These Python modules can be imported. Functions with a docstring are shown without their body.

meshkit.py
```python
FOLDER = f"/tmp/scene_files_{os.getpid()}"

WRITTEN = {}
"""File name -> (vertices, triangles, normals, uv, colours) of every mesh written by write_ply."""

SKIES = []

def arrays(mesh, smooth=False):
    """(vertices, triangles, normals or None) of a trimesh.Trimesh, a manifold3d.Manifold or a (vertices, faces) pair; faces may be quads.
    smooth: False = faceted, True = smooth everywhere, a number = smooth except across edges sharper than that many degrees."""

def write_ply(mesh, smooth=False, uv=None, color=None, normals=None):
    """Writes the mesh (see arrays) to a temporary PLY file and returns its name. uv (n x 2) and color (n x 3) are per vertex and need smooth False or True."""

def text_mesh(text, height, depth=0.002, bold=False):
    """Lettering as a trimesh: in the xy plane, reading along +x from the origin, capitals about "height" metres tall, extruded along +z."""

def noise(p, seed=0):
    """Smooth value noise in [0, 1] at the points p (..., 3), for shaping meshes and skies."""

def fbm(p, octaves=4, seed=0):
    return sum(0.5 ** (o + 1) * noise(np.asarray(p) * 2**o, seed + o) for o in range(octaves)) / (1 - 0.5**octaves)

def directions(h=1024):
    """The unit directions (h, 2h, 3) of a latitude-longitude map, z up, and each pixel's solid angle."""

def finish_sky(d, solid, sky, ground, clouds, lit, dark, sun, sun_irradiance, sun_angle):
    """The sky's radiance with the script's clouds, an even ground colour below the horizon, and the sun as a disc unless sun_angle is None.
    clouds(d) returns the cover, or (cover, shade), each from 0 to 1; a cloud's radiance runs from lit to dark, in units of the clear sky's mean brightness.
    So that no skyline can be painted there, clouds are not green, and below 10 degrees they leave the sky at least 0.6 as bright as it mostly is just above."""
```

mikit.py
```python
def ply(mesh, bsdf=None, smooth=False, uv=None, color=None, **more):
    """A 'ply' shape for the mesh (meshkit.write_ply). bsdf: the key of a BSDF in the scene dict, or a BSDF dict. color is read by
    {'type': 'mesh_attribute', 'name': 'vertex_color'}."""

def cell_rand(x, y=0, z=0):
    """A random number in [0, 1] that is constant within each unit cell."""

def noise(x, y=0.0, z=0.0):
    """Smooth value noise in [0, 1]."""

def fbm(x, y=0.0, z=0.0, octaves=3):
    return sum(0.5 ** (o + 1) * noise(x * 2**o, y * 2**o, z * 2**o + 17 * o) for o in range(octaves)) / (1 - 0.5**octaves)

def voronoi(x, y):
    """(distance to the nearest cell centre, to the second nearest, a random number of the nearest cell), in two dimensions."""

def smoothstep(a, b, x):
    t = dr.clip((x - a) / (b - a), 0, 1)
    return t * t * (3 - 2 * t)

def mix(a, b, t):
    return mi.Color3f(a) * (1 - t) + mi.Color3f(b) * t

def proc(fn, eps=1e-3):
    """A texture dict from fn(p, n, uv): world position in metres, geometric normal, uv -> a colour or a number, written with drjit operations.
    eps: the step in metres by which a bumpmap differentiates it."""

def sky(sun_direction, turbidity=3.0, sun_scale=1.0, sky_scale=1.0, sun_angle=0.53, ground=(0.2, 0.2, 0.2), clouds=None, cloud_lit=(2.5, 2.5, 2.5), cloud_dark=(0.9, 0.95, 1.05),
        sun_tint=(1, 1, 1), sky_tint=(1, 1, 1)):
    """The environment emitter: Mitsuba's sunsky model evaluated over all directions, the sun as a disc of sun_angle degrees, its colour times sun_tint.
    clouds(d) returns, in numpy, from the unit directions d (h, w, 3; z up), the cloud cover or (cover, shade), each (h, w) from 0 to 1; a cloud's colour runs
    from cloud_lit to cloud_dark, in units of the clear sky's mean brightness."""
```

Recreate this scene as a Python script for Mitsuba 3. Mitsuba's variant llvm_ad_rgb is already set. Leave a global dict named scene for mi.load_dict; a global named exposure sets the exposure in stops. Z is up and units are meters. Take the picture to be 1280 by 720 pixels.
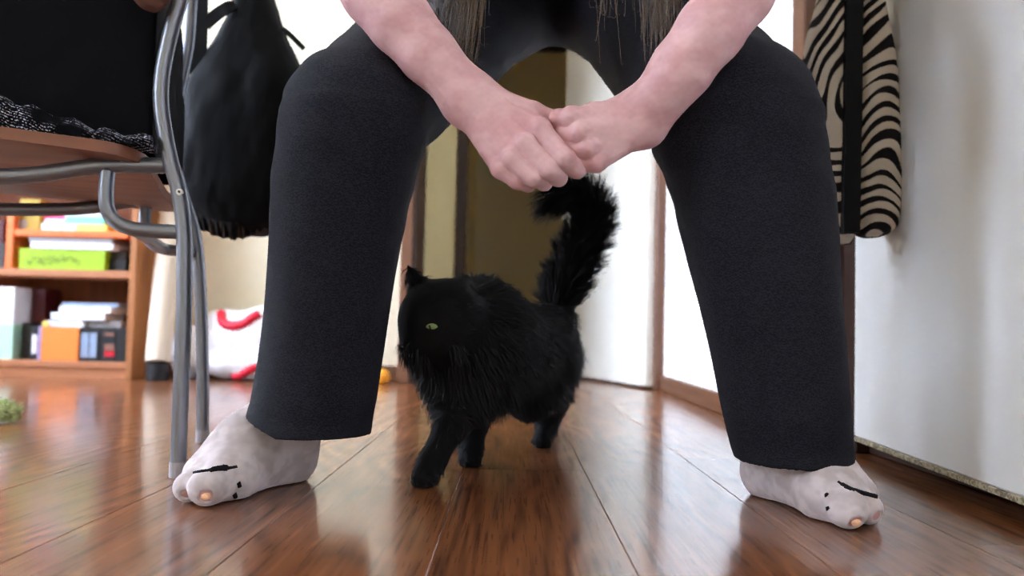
import math, random
import numpy as np, trimesh, drjit as dr, mitsuba as mi, mikit, meshkit
from mikit import proc, noise, fbm, cell_rand, smoothstep, mix, ply

T = mi.ScalarTransform4f
rng = np.random.default_rng(7)
scene, labels = {}, {}

# ------------------------------------------------------------------ camera, daylight, exposure
F, CAM_H, PITCH, ROLL = 1108.0, 0.20, math.atan(52 / 1108.0), math.radians(1.4)
FWD = np.array([0, math.cos(PITCH), math.sin(PITCH)])
RIGHT = np.array([math.cos(ROLL), 0, math.sin(ROLL)])
RIGHT = RIGHT - FWD * (RIGHT @ FWD); RIGHT /= np.linalg.norm(RIGHT)
UP = np.cross(RIGHT, FWD)
EYE = np.array([0, 0, CAM_H])
scene['camera'] = {'type': 'thinlens', 'fov': 60.0, 'fov_axis': 'x', 'aperture_radius': 0.0035, 'focus_distance': 1.0,
                   'near_clip': 0.02, 'far_clip': 60.0,
                   'to_world': T().look_at(origin=EYE.tolist(), target=(EYE + FWD).tolist(), up=UP.tolist())}
exposure = 3.32


def overcast(d):
    return np.ones(d.shape[:2]), 0.35 * meshkit.fbm(d * 3.0, 3)


scene['sky'] = mikit.sky((-0.4, -0.7, 0.6), turbidity=3.5, sun_scale=0.0, sky_scale=6.0, ground=(0.35, 0.34, 0.32), clouds=overcast,
                         cloud_lit=(2.6, 3.0, 3.75), cloud_dark=(1.65, 1.95, 2.5))


def P(px, py, Y):
    """World point seen at photo pixel (px, py) at the distance Y along the room."""
    d = FWD * F + RIGHT * (px - 640) - UP * (py - 360)
    return EYE + d * (Y / d[1])


def R(px, Y):
    return px * Y / F


# ------------------------------------------------------------------ helpers
def lin(*c):
    return [x / 255 / 12.92 if x / 255 < 0.04045 else ((x / 255 + 0.055) / 1.055) ** 2.4 for x in c]


def rgb(*c):
    return {'type': 'rgb', 'value': lin(*c)}


def mat(name, color, rough=0.6, spec=0.4, metallic=0.0, bump=None, bump_eps=1e-3, two=True, **kw):
    col = color if isinstance(color, dict) else (proc(color) if callable(color) else rgb(*color))
    b = {'type': 'principled', 'base_color': col, 'roughness': rough, 'specular': spec, 'metallic': metallic, **kw}
    if bump is not None:
        b = {'type': 'bumpmap', 'arbitrary': proc(bump, bump_eps), 'scale': 1.0, 'bsdf': b}
    scene[name] = {'type': 'twosided', 'bsdf': b} if two else b
    return name


def add(key, mesh, material, smooth=False, label=None, category=None, group=None, kind=None):
    base, n = key, 0
    while key in scene:
        n += 1
        key = f'{base}_{n:03d}'
    scene[key] = ply(mesh, material, smooth)
    tag(key, label, category, group, kind)
    return key


def tag(key, label=None, category=None, group=None, kind=None):
    d = {k: v for k, v in dict(label=label, category=category, group=group, kind=kind).items() if v}
    if d:
        labels[key] = d


def cat_(ms):
    ms = [m if isinstance(m, trimesh.Trimesh) else trimesh.Trimesh(np.asarray(m[0]), np.asarray(m[1]), process=False) for m in ms]
    return trimesh.util.concatenate(ms)


def box(x0, x1, y0, y1, z0, z1, bevel=0.0):
    """Axis-aligned box, with chamfered edges when bevel > 0."""
    c = np.array([(x0 + x1) / 2, (y0 + y1) / 2, (z0 + z1) / 2]); s = np.array([x1 - x0, y1 - y0, z1 - z0])
    b = min(bevel, 0.45 * s.min())
    if b <= 0:
        m = trimesh.creation.box(s)
    else:
        pts = []
        for sx in (-1, 1):
            for sy in (-1, 1):
                for sz in (-1, 1):
                    h = s / 2 * [sx, sy, sz]
                    for k in range(3):
                        q = h - b * np.array([sx, sy, sz]); q[k] = h[k]; pts.append(q)
        m = trimesh.convex.convex_hull(np.array(pts))
    m.apply_translation(c)
    return m


def obox(center, size, rotz=0.0, bevel=0.0, tilt=0.0):
    m = box(-size[0] / 2, size[0] / 2, -size[1] / 2, size[1] / 2, -size[2] / 2, size[2] / 2, bevel)
    if tilt:
        m.apply_transform(trimesh.transformations.rotation_matrix(tilt, [0, 1, 0]))
    m.apply_transform(trimesh.transformations.rotation_matrix(rotz, [0, 0, 1]))
    m.apply_translation(center)
    return m


def spline(pts, n=8):
    p = np.asarray(pts, float)
    q = np.vstack([2 * p[0] - p[1], p, 2 * p[-1] - p[-2]])
    out = []
    for i in range(1, len(q) - 2):
        t = np.linspace(0, 1, n, endpoint=False)[:, None]
        a, b, c, d = q[i - 1], q[i], q[i + 1], q[i + 2]
        out.append(0.5 * (2 * b + (c - a) * t + (2 * a - 5 * b + 4 * c - d) * t**2 + (3 * b - a - 3 * c + d) * t**3))
    return np.vstack(out + [p[-1:]])


def tube(points, r, sides=16, caps=True, flat=1.0):
    p = np.asarray(points, float)
    n = len(p)
    r = np.broadcast_to(r, (n,))
    t = np.gradient(p, axis=0); t /= np.linalg.norm(t, axis=1, keepdims=True) + 1e-12
    ref = np.array([0, 0, 1.0]) if abs(t[0, 2]) < 0.9 else np.array([1.0, 0, 0])
    a = np.cross(t[0], ref); a /= np.linalg.norm(a)
    A = []
    for k in range(n):
        a = a - t[k] * (a @ t[k]); a /= np.linalg.norm(a); A.append(a)
    A = np.array(A); B = np.cross(t, A)
    ang = np.arange(sides) * 2 * np.pi / sides
    v = p[:, None] + r[:, None, None] * (np.cos(ang)[None, :, None] * A[:, None] + flat * np.sin(ang)[None, :, None] * B[:, None])
    i, j = np.meshgrid(np.arange(n - 1), np.arange(sides), indexing='ij'); j2 = (j + 1) % sides
    f = np.vstack([np.stack([i * sides + j, i * sides + j2, (i + 1) * sides + j2], -1).reshape(-1, 3),
                   np.stack([i * sides + j, (i + 1) * sides + j2, (i + 1) * sides + j], -1).reshape(-1, 3)])
    v = v.reshape(-1, 3)
    if caps:
        c0, c1 = len(v), len(v) + 1
        v = np.vstack([v, p[0], p[-1]])
        k = np.arange(sides); k2 = (k + 1) % sides
        f = np.vstack([f, np.stack([k2, k, k * 0 + c0], -1), np.stack([(n - 1) * sides + k, (n - 1) * sides + k2, k * 0 + c1], -1)])
    return trimesh.Trimesh(v, f, process=False)


def loft(rings):
    """Closed rings (n, m, 3) joined into a capped skin."""
    rings = np.asarray(rings, float); n, m = rings.shape[:2]
    i, j = np.meshgrid(np.arange(n - 1), np.arange(m), indexing='ij'); j2 = (j + 1) % m
    f = np.vstack([np.stack([i * m + j, i * m + j2, (i + 1) * m + j2], -1).reshape(-1, 3),
                   np.stack([i * m + j, (i + 1) * m + j2, (i + 1) * m + j], -1).reshape(-1, 3)])
    v = np.vstack([rings.reshape(-1, 3), rings[0].mean(0), rings[-1].mean(0)])
    k = np.arange(m); k2 = (k + 1) % m
    f = np.vstack([f, np.stack([k2, k, k * 0 + n * m], -1), np.stack([(n - 1) * m + k, (n - 1) * m + k2, k * 0 + n * m + 1], -1)])
    return trimesh.Trimesh(v, f, process=False)


# signed distances, blended
def cone(p, a, b, ra, rb):
    a, b = np.asarray(a, np.float32), np.asarray(b, np.float32)
    ab = b - a
    t = np.clip(((p - a) @ ab) / (ab @ ab + 1e-12), 0, 1)
    return np.linalg.norm(p - (a + t[:, None] * ab), axis=1) - (ra + (rb - ra) * t)


def ball(p, c, r):
    """Ellipsoid (r a number or three radii)."""
    r = np.broadcast_to(np.asarray(r, np.float32), (3,))
    q = (p - np.asarray(c, np.float32)) / r
    k = np.linalg.norm(q, axis=1)
    return (k - 1) * r.min()


def smin(a, b, k):
    h = np.maximum(k - np.abs(a - b), 0) / k
    return np.minimum(a, b) - h * h * k * 0.25


def blend(ds, k):
    d = ds[0]
    for e in ds[1:]:
        d = smin(d, e, k)
    return d


def chain(p, pts, rs, k=0.0):
    ds = [cone(p, pts[i], pts[i + 1], rs[i], rs[i + 1]) for i in range(len(pts) - 1)]
    return blend(ds, k) if k else np.minimum.reduce(ds)


def nets(f, lo, hi, h):
    """Surface of f < 0 by naive surface nets."""
    lo, hi = np.asarray(lo, float), np.asarray(hi, float)
    n = np.ceil((hi - lo) / h).astype(int) + 1
    ax = [(lo[k] + h * np.arange(n[k])).astype(np.float32) for k in range(3)]
    V = np.empty(n, np.float32)
    Yg, Zg = np.meshgrid(ax[1], ax[2], indexing='ij')
    step = max(1, 600000 // (n[1] * n[2]))
    for i in range(0, n[0], step):
        xs = ax[0][i:i + step]
        p = np.empty((len(xs), n[1], n[2], 3), np.float32)
        p[..., 0] = xs[:, None, None]; p[..., 1] = Yg; p[..., 2] = Zg
        V[i:i + step] = f(p.reshape(-1, 3)).reshape(p.shape[:3])
    S = V < 0
    c = [(a, b, d) for a in (0, 1) for b in (0, 1) for d in (0, 1)]
    sl = lambda A, o: A[o[0]:n[0] - 1 + o[0], o[1]:n[1] - 1 + o[1], o[2]:n[2] - 1 + o[2]]
    cnt = sum(sl(S, o).astype(np.int8) for o in c)
    idx = np.argwhere((cnt > 0) & (cnt < 8))
    vals = {o: V[idx[:, 0] + o[0], idx[:, 1] + o[1], idx[:, 2] + o[2]] for o in c}
    acc, num = np.zeros((len(idx), 3)), np.zeros(len(idx))
    for o in c:
        for k in range(3):
            if o[k]:
                continue
            q = tuple(1 if m == k else o[m] for m in range(3))
            a, b = vals[o], vals[q]
            x = (a < 0) != (b < 0)
            t = a / np.where(x, a - b, 1)
            pt = np.tile(np.array(o, float), (len(idx), 1)); pt[:, k] += t
            acc[x] += pt[x]; num[x] += 1
    verts = lo + h * (idx + acc / num[:, None])
    ids = -np.ones(n - 1, int); ids[tuple(idx.T)] = np.arange(len(idx))
    faces = []
    for k in range(3):
        u, w = (k + 1) % 3, (k + 2) % 3
        A = np.swapaxes(np.swapaxes(S, 0, 0), 0, 0)
        s0 = [slice(None)] * 3; s1 = [slice(None)] * 3
        s0[k] = slice(0, n[k] - 1); s1[k] = slice(1, n[k])
        for m in (u, w):
            s0[m] = slice(1, n[m] - 1); s1[m] = slice(1, n[m] - 1)
        d = A[tuple(s0)].astype(np.int8) - A[tuple(s1)].astype(np.int8)
        e = np.argwhere(d != 0)
        sign = d[tuple(e.T)]
        for m in (u, w):
            e[:, m] += 1
        def cell(du, dw):
            q = e.copy(); q[:, u] -= du; q[:, w] -= dw
            return ids[tuple(q.T)]
        a0, a1, a2, a3 = cell(1, 1), cell(0, 1), cell(0, 0), cell(1, 0)
        q = np.stack([a0, a1, a2, a3], 1)
        q = np.where((sign > 0)[:, None], q, q[:, ::-1])
        faces += [q[:, [0, 1, 2]], q[:, [0, 2, 3]]]
    return trimesh.Trimesh(verts, np.vstack(faces), process=False)


def vnormals(m):
    v, f, n = meshkit.arrays((m.vertices, m.faces), True)
    return n


def ruffle(m, amp, freq, seed=0, octaves=3, stretch=(1, 1, 1)):
    v = np.array(m.vertices)
    n = vnormals(m)
    d = meshkit.fbm(v * np.array(stretch) * freq + 50, octaves, seed) - 0.5
    m.vertices = v + n * (2 * amp * d)[:, None]
    return m


# ------------------------------------------------------------------ materials
def wood_color(dark, light, ax, scale=1.0, seed=0.0):
    dk, lt = lin(*dark), lin(*light)
    def fn(p, n, uv):
        a, b, c = (p.x, p.y, p.z) if ax == 'y' else ((p.y, p.x, p.z) if ax == 'x' else (p.x, p.z, p.y))
        w = fbm(a * 9 * scale + seed, b * 1.1 * scale, c * 9 * scale, 3)
        g = noise((a + 0.06 * w) * 120 * scale + seed, b * 4 * scale, c * 120 * scale)
        return mix(dk, lt, dr.clip(0.15 + 0.75 * w + 0.35 * (g - 0.5), 0, 1))
    return fn


PLANK_W, PLANK_L = 0.1733, 1.285
def plank_fn(seed):
    c0, c1, c2 = lin(60, 34, 20), lin(99, 58, 33), lin(125, 77, 46)
    def fn(p, n, uv):
        row = dr.floor((p.x - 0.11) / PLANK_W)
        o = cell_rand(row, seed) * 40 + seed * 7.3
        x, y = p.x * 1.0 + o, p.y + o * 1.7
        warp = fbm(x * 7, y * 1.6, seed, 3)
        ring = dr.sin((x * 16 + warp * 9) * 6.283)
        fine = noise(x * 260, y * 9, seed)
        pores = noise(x * 700, y * 22, seed + 3)
        t = dr.clip(0.42 + 0.24 * ring * smoothstep(0.25, 0.7, warp) + 0.36 * (fine - 0.5) + 0.25 * (warp - 0.5) * 2, 0, 1)
        c = mix(mix(c0, c1, smoothstep(0.0, 0.5, t)), c2, smoothstep(0.5, 1.0, t))
        return c * (1 - 0.35 * smoothstep(0.72, 0.85, pores)) * (0.88 + 0.24 * cell_rand(row, seed, 5))
    return fn


def plank_bump(p, n, uv):
    return 0.00012 * fbm(p.x * 40, p.y * 6, 0, 2) + 0.00003 * noise(p.x * 500, p.y * 20)


for k in range(4):
    mat(f'm_plank_{k}', plank_fn(float(k)), rough=0.17, spec=0.8, bump=plank_bump, clearcoat=1.0, clearcoat_gloss=0.9)
mat('m_subfloor', (40, 24, 14), 0.9)


def plaster(col, amt=0.05):
    c = np.array(lin(*col))
    def fn(p, n, uv):
        return mi.Color3f((c).tolist()) * (1 - amt + 2 * amt * fbm(p.x * 5, p.y * 5, p.z * 5, 3))
    return fn


def plaster_bump(p, n, uv):
    return 0.0004 * fbm(p.x * 90, p.y * 90, p.z * 60, 2)


mat('m_wall', plaster((236, 226, 200)), 0.8, 0.2, bump=plaster_bump)
mat('m_wall_white', plaster((238, 238, 236)), 0.7, 0.3, bump=plaster_bump)
mat('m_hall', plaster((222, 208, 160)), 0.75, 0.2)
mat('m_ceiling', (240, 238, 232), 0.9, 0.1)
mat('m_door_cream', plaster((226, 212, 168), 0.03), 0.45, 0.4)
mat('m_door_white', plaster((240, 238, 228), 0.02), 0.4, 0.45)
mat('m_leaf_white', plaster((222, 222, 220), 0.03), 0.45, 0.4, bump=lambda p, n, uv: 0.0005 * fbm(p.x * 30, p.y * 30, p.z * 12, 3))
mat('m_trim', wood_color((70, 42, 28), (132, 90, 66), 'z'), 0.4, 0.5)
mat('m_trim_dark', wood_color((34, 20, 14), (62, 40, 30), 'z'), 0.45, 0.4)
mat('m_base', wood_color((64, 38, 24), (118, 76, 52), 'y'), 0.4, 0.5)


def chip(p, n, uv):
    v = noise(p.x * 300, p.y * 300, p.z * 300) * 0.6 + noise(p.x * 120, p.y * 120, p.z * 120) * 0.4
    return mix(lin(112, 102, 84), lin(172, 163, 140), smoothstep(0.3, 0.7, v))


mat('m_chip', chip, 0.9, 0.1)
mat('m_pine', wood_color((128, 74, 38), (182, 120, 72), 'z', 0.7), 0.5, 0.4)
mat('m_pine_x', wood_color((150, 90, 56), (196, 134, 94), 'x', 0.7, 3.0), 0.5, 0.4)
mat('m_pine_back', wood_color((92, 46, 22), (150, 84, 46), 'z', 0.6, 9.0), 0.6, 0.3)
mat('m_orange_shelf', wood_color((214, 98, 40), (236, 128, 66), 'x', 0.7, 5.0), 0.5, 0.4)
mat('m_seat', wood_color((86, 52, 38), (134, 84, 60), 'x', 0.8, 2.0), 0.45, 0.45)
mat('m_steel', (128, 131, 138), 0.36, 0.5, metallic=0.85)
mat('m_screw', (205, 205, 205), 0.3, 0.5, metallic=0.6)
mat('m_black_foot', (18, 18, 18), 0.6)


def twill(p, n, uv):
    return 0.00022 * (noise(p.x * 900, p.y * 900, p.z * 900)) + 0.0005 * fbm(p.x * 28, p.y * 28, p.z * 16, 3)


def trouser_col(p, n, uv):
    v = noise(p.x * 700, p.y * 700, p.z * 700) * 0.8 + fbm(p.x * 40, p.y * 40, p.z * 25, 3) * 0.2
    return mix(lin(22, 22, 26), lin(36, 36, 42), smoothstep(0.2, 0.8, v))


mat('m_trousers', trouser_col, 0.95, 0.1, bump=twill, bump_eps=4e-4, sheen=0.5)
mat('m_shirt', (24, 25, 30), 0.95, 0.1, bump=twill, bump_eps=4e-4, sheen=0.3)


def skin_col(p, n, uv):
    v = fbm(p.x * 45, p.y * 45, p.z * 45, 3)
    m = noise(p.x * 260, p.y * 260, p.z * 260)
    c = mix(lin(201, 162, 162), lin(189, 143, 144), smoothstep(0.3, 0.75, v))
    return c * (0.95 + 0.1 * m)


mat('m_skin', skin_col, 0.48, 0.4, bump=lambda p, n, uv: 0.0005 * fbm(p.x * 170, p.y * 170, p.z * 170, 2), bump_eps=4e-4)
mat('m_nail', (226, 178, 140), 0.35, 0.5)


def sock_col(p, n, uv):
    v = fbm(p.x * 60, p.y * 60, p.z * 60, 3)
    return mix(lin(176, 164, 163), lin(196, 185, 185), smoothstep(0.3, 0.7, v))


mat('m_sock', sock_col, 0.95, 0.1, bump=lambda p, n, uv: 0.0002 * noise(p.x * 900, p.y * 900, p.z * 900) + 0.0005 * fbm(p.x * 45, p.y * 45, p.z * 45, 2), bump_eps=4e-4, sheen=0.3)
mat('m_print', (20, 19, 22), 0.8, 0.2)
mat('m_hair', wood_color((40, 32, 26), (120, 100, 78), 'z', 1.0), 0.45, 0.5)
mat('m_fur', (9, 8, 9), 0.6, 0.22)
mat('m_fur_skin', (9, 8, 9), 0.8, 0.15)
mat('m_eye', (136, 158, 104), 0.15, 0.6)
mat('m_pupil', (6, 6, 6), 0.1, 0.6)
mat('m_nose', (16, 13, 13), 0.4, 0.4)
mat('m_nylon', (7, 7, 8), 0.75, 0.15, bump=lambda p, n, uv: 0.003 * fbm(p.x * 26, p.y * 26, p.z * 9, 3), bump_eps=1e-3)
mat('m_frill', lambda p, n, uv: mix(lin(20, 17, 16), lin(70, 56, 46), smoothstep(0.5, 0.8, noise(p.x * 260, p.y * 90, p.z * 30))), 0.8, 0.2)
mat('m_strap', (12, 12, 13), 0.75, 0.2)
mat('m_cloth_black', (13, 13, 16), 0.95, 0.1, bump=lambda p, n, uv: 0.004 * fbm(p.x * 16, p.y * 16, p.z * 10, 3), sheen=0.2)


mat('m_brown_cloth', (112, 80, 68), 0.9, 0.1)


def knit(p, n, uv):
    s = dr.abs(dr.sin(p.z * 900 + (p.x + p.y) * 260 + 3 * noise(p.x * 60, p.y * 60, p.z * 60))) * noise(p.x * 620, p.y * 620, p.z * 420)
    return mix(lin(10, 10, 14), lin(168, 168, 184), smoothstep(0.34, 0.7, s) * smoothstep(0.25, 0.6, noise(p.x * 45, p.y * 45, p.z * 60)))


mat('m_knit', knit, 0.95, 0.1)


def zebra(p, n, uv):
    w = fbm(p.x * 12, p.y * 12, p.z * 8, 2)
    right = p.x > 0.512
    zz = p.z - 0.2
    # left panel: steep diagonals at the top, level bands lower down
    a = smoothstep(0.24, 0.40, zz)
    b = smoothstep(0.16, 0.06, zz)
    sl = zz * 31 - (p.x - 0.45) * (48 * a + 14 * b) + 3.6 * w
    u = (p.x - 0.545) / 0.05
    sr = zz * 40 + 1.6 * u * u - (p.x - 0.54) * 40 * a + (p.x - 0.54) * 60 * b + 3.6 * w
    s = dr.select(right, sr, sl)
    t = dr.abs(s - dr.floor(s) - 0.5) * 2
    edge = 0.44 + 0.55 * (noise(p.x * 30, p.y * 30, p.z * 24) - 0.5)
    return mix(lin(22, 18, 18), lin(186, 174, 160), smoothstep(edge - 0.05, edge + 0.05, t))


mat('m_zebra', zebra, 0.9, 0.15, bump=lambda p, n, uv: 0.0004 * noise(p.x * 500, p.y * 500, p.z * 500), sheen=0.5)
mat('m_tube', plaster((216, 200, 180), 0.06), 0.6, 0.3)
mat('m_bag', (226, 224, 228), 0.35, 0.5, bump=lambda p, n, uv: 0.006 * fbm(p.x * 26, p.y * 26, p.z * 26, 3))
mat('m_red', (206, 22, 48), 0.45, 0.4)
FLAT = dict(white=(232, 234, 240), papergrey=(150, 146, 150), lime=(150, 184, 30), black=(22, 22, 26), orange=(240, 132, 56), pink=(222, 40, 92), bluewhite=(196, 206, 226), yellow=(238, 208, 110),
            mint=(178, 222, 204), darkred=(72, 14, 20), lilac=(176, 160, 206), label=(142, 160, 188), olive=(168, 140, 44), aqua=(120, 214, 190), warm=(140, 96, 80), ball=(232, 152, 40), shade=(54, 50, 50))
for k, c in FLAT.items():
    mat('m_' + k, c, 0.5, 0.4)
mat('m_green', lambda p, n, uv: mix(lin(128, 142, 84), lin(206, 212, 160), noise(p.x * 300, p.y * 300, p.z * 300)), 0.9, 0.1)


# ------------------------------------------------------------------ the setting
XL, XR, YB, YF, ZC = -2.6, 0.545, -1.6, 3.30, 2.55        # room; the far wall has the doorway to the hall
DX0, DX1, DTOP, YH = -0.362, 0.512, 2.06, 6.10               # doorway, end of the hall
add('floor', box(XL - .1, 0.9, YB - .3, YH + .2, -0.06, -0.009), 'm_subfloor', kind='structure')
g = 0.0003
rows = range(-16, 5)
for r in rows:
    x0, x1 = 0.11 + r * PLANK_W + g / 2, 0.11 + (r + 1) * PLANK_W - g / 2
    y = YB - 0.25 - (r * 0.437 % 1) * PLANK_L
    i = 0
    while y < YH:
        if y + PLANK_L < YB or (y > YF and (x1 < -1.0 or x0 > 0.6)):
            y += PLANK_L; i += 1; continue
        add('floor__plank', box(x0, x1, y + g / 2, y + PLANK_L - g / 2, -0.008, 0, 0.0006), f'm_plank_{(r * 7 + i * 3) % 4}')
        y += PLANK_L; i += 1

# the two windows in the left wall, out of the frame, let the daylight in
WZ0, WZ1, WINS = 0.55, 2.42, ((-0.60, 0.05), (0.95, 3.1))
add('wall_back', box(XL - .1, 0.75, YB - .1, YB, 0, ZC), 'm_wall', kind='structure')
add('wall_left', cat_([box(XL - .15, XL, YB, WINS[0][0], 0, ZC), box(XL - .15, XL, WINS[0][1], WINS[1][0], 0, ZC), box(XL - .15, XL, WINS[1][1], YF, 0, ZC)]
                      + [box(XL - .15, XL, u, v, *z) for u, v in WINS for z in ((0, WZ0), (WZ1, ZC))]), 'm_wall', kind='structure')
for i, (u, v) in enumerate(WINS):
    bars = [(u, v, WZ0, WZ0 + .05), (u, v, WZ1 - .05, WZ1), (u, u + .05, WZ0, WZ1), (v - .05, v, WZ0, WZ1)] + [((u + v) / 2 - .025, (u + v) / 2 + .025, WZ0, WZ1)] * i
    add(f'window_{i + 1}', cat_([box(XL - .1, XL - .05, *q, .004) for q in bars]), 'm_door_white', kind='structure')
add('ceiling', box(XL - .1, 0.9, YB - .2, YH + .2, ZC, ZC + .1), 'm_ceiling', kind='structure')
add('wall_far', cat_([box(XL, DX0, YF, YF + .18, 0, ZC), box(DX0, DX1 + .1, YF, YF + .18, DTOP, ZC), box(DX1, 0.7, YF, YF + .18, 0, ZC)]), 'm_wall', kind='structure')
add('wall_right', cat_([box(XR, XR + .1, 1.66, YF, 0, ZC), box(0.64, 0.75, YB, 1.70, 0, ZC)]), 'm_wall_white', kind='structure')
add('baseboard_far', cat_([box(XL, DX0 - .036, YF - .014, YF, 0, .055, .003)]), 'm_base', kind='structure')
add('baseboard_right', box(XR - .016, XR, 1.70, YF - .02, 0, .052, .003), 'm_base', kind='structure')
add('baseboard_left', box(XL, XL + .014, YB, YF, 0, .055, .003), 'm_base', kind='structure')
# casing of the doorway to the hall
add('trim_1', cat_([box(DX0 - .04, DX0, YF - .13, YF + .0, 0, DTOP + .05, .003), box(DX1, XR, YF - .15, YF, 0, DTOP + .05, .003),
                    box(DX0 - .04, XR, YF - .03, YF, DTOP, DTOP + .06, .003)]), 'm_trim', kind='structure')
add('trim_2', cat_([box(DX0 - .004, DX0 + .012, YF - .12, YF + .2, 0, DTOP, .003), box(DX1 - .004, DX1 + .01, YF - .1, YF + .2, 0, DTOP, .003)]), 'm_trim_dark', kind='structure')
# vertical casing at the end of the right wall and the dark post beyond it
add('trim_3', box(XR - .012, XR + .1, 1.628, 1.70, 0, DTOP + .05, .003), 'm_trim', kind='structure')
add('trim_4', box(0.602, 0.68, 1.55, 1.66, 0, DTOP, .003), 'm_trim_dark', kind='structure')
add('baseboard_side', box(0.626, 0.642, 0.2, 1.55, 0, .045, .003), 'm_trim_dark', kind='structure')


def leaf(key, a, b, th, z0, z1, m, side=1):
    """A door leaf from hinge a to free edge b (plan), thickness to the side away from the viewer."""
    a, b = np.array(a), np.array(b); d = b - a; L = np.linalg.norm(d); c = (a + b) / 2
    n = np.array([-d[1], d[0]]) / L * side
    c = c + n * th / 2
    return add(key, obox([c[0], c[1], (z0 + z1) / 2], [L, th, z1 - z0], math.atan2(d[1], d[0]), .003), m, kind='structure'), (a, d / L, n, L)


# the white leaf of the hall door, open into the hall
k, _ = leaf('door_1', (0.478, 3.17), (0.222, 3.96), 0.036, 0.010, 2.03, 'm_door_white', side=-1)
# the white leaf folded back along the right wall, its bottom edge worn to the chipboard
A2, B2 = (0.599, 1.548), (0.545, 0.70)
k, (a2, d2, n2, L2) = leaf('door_2', A2, B2, 0.024, 0.030, 2.03, 'm_leaf_white', side=1)
c2 = a2 + d2 * L2 / 2 + n2 * 0.0115
add('door_2__worn_edge', obox([c2[0], c2[1], 0.0262], [L2 - .004, 0.025, 0.0078], math.atan2(d2[1], d2[0]), .001), 'm_chip')
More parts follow.
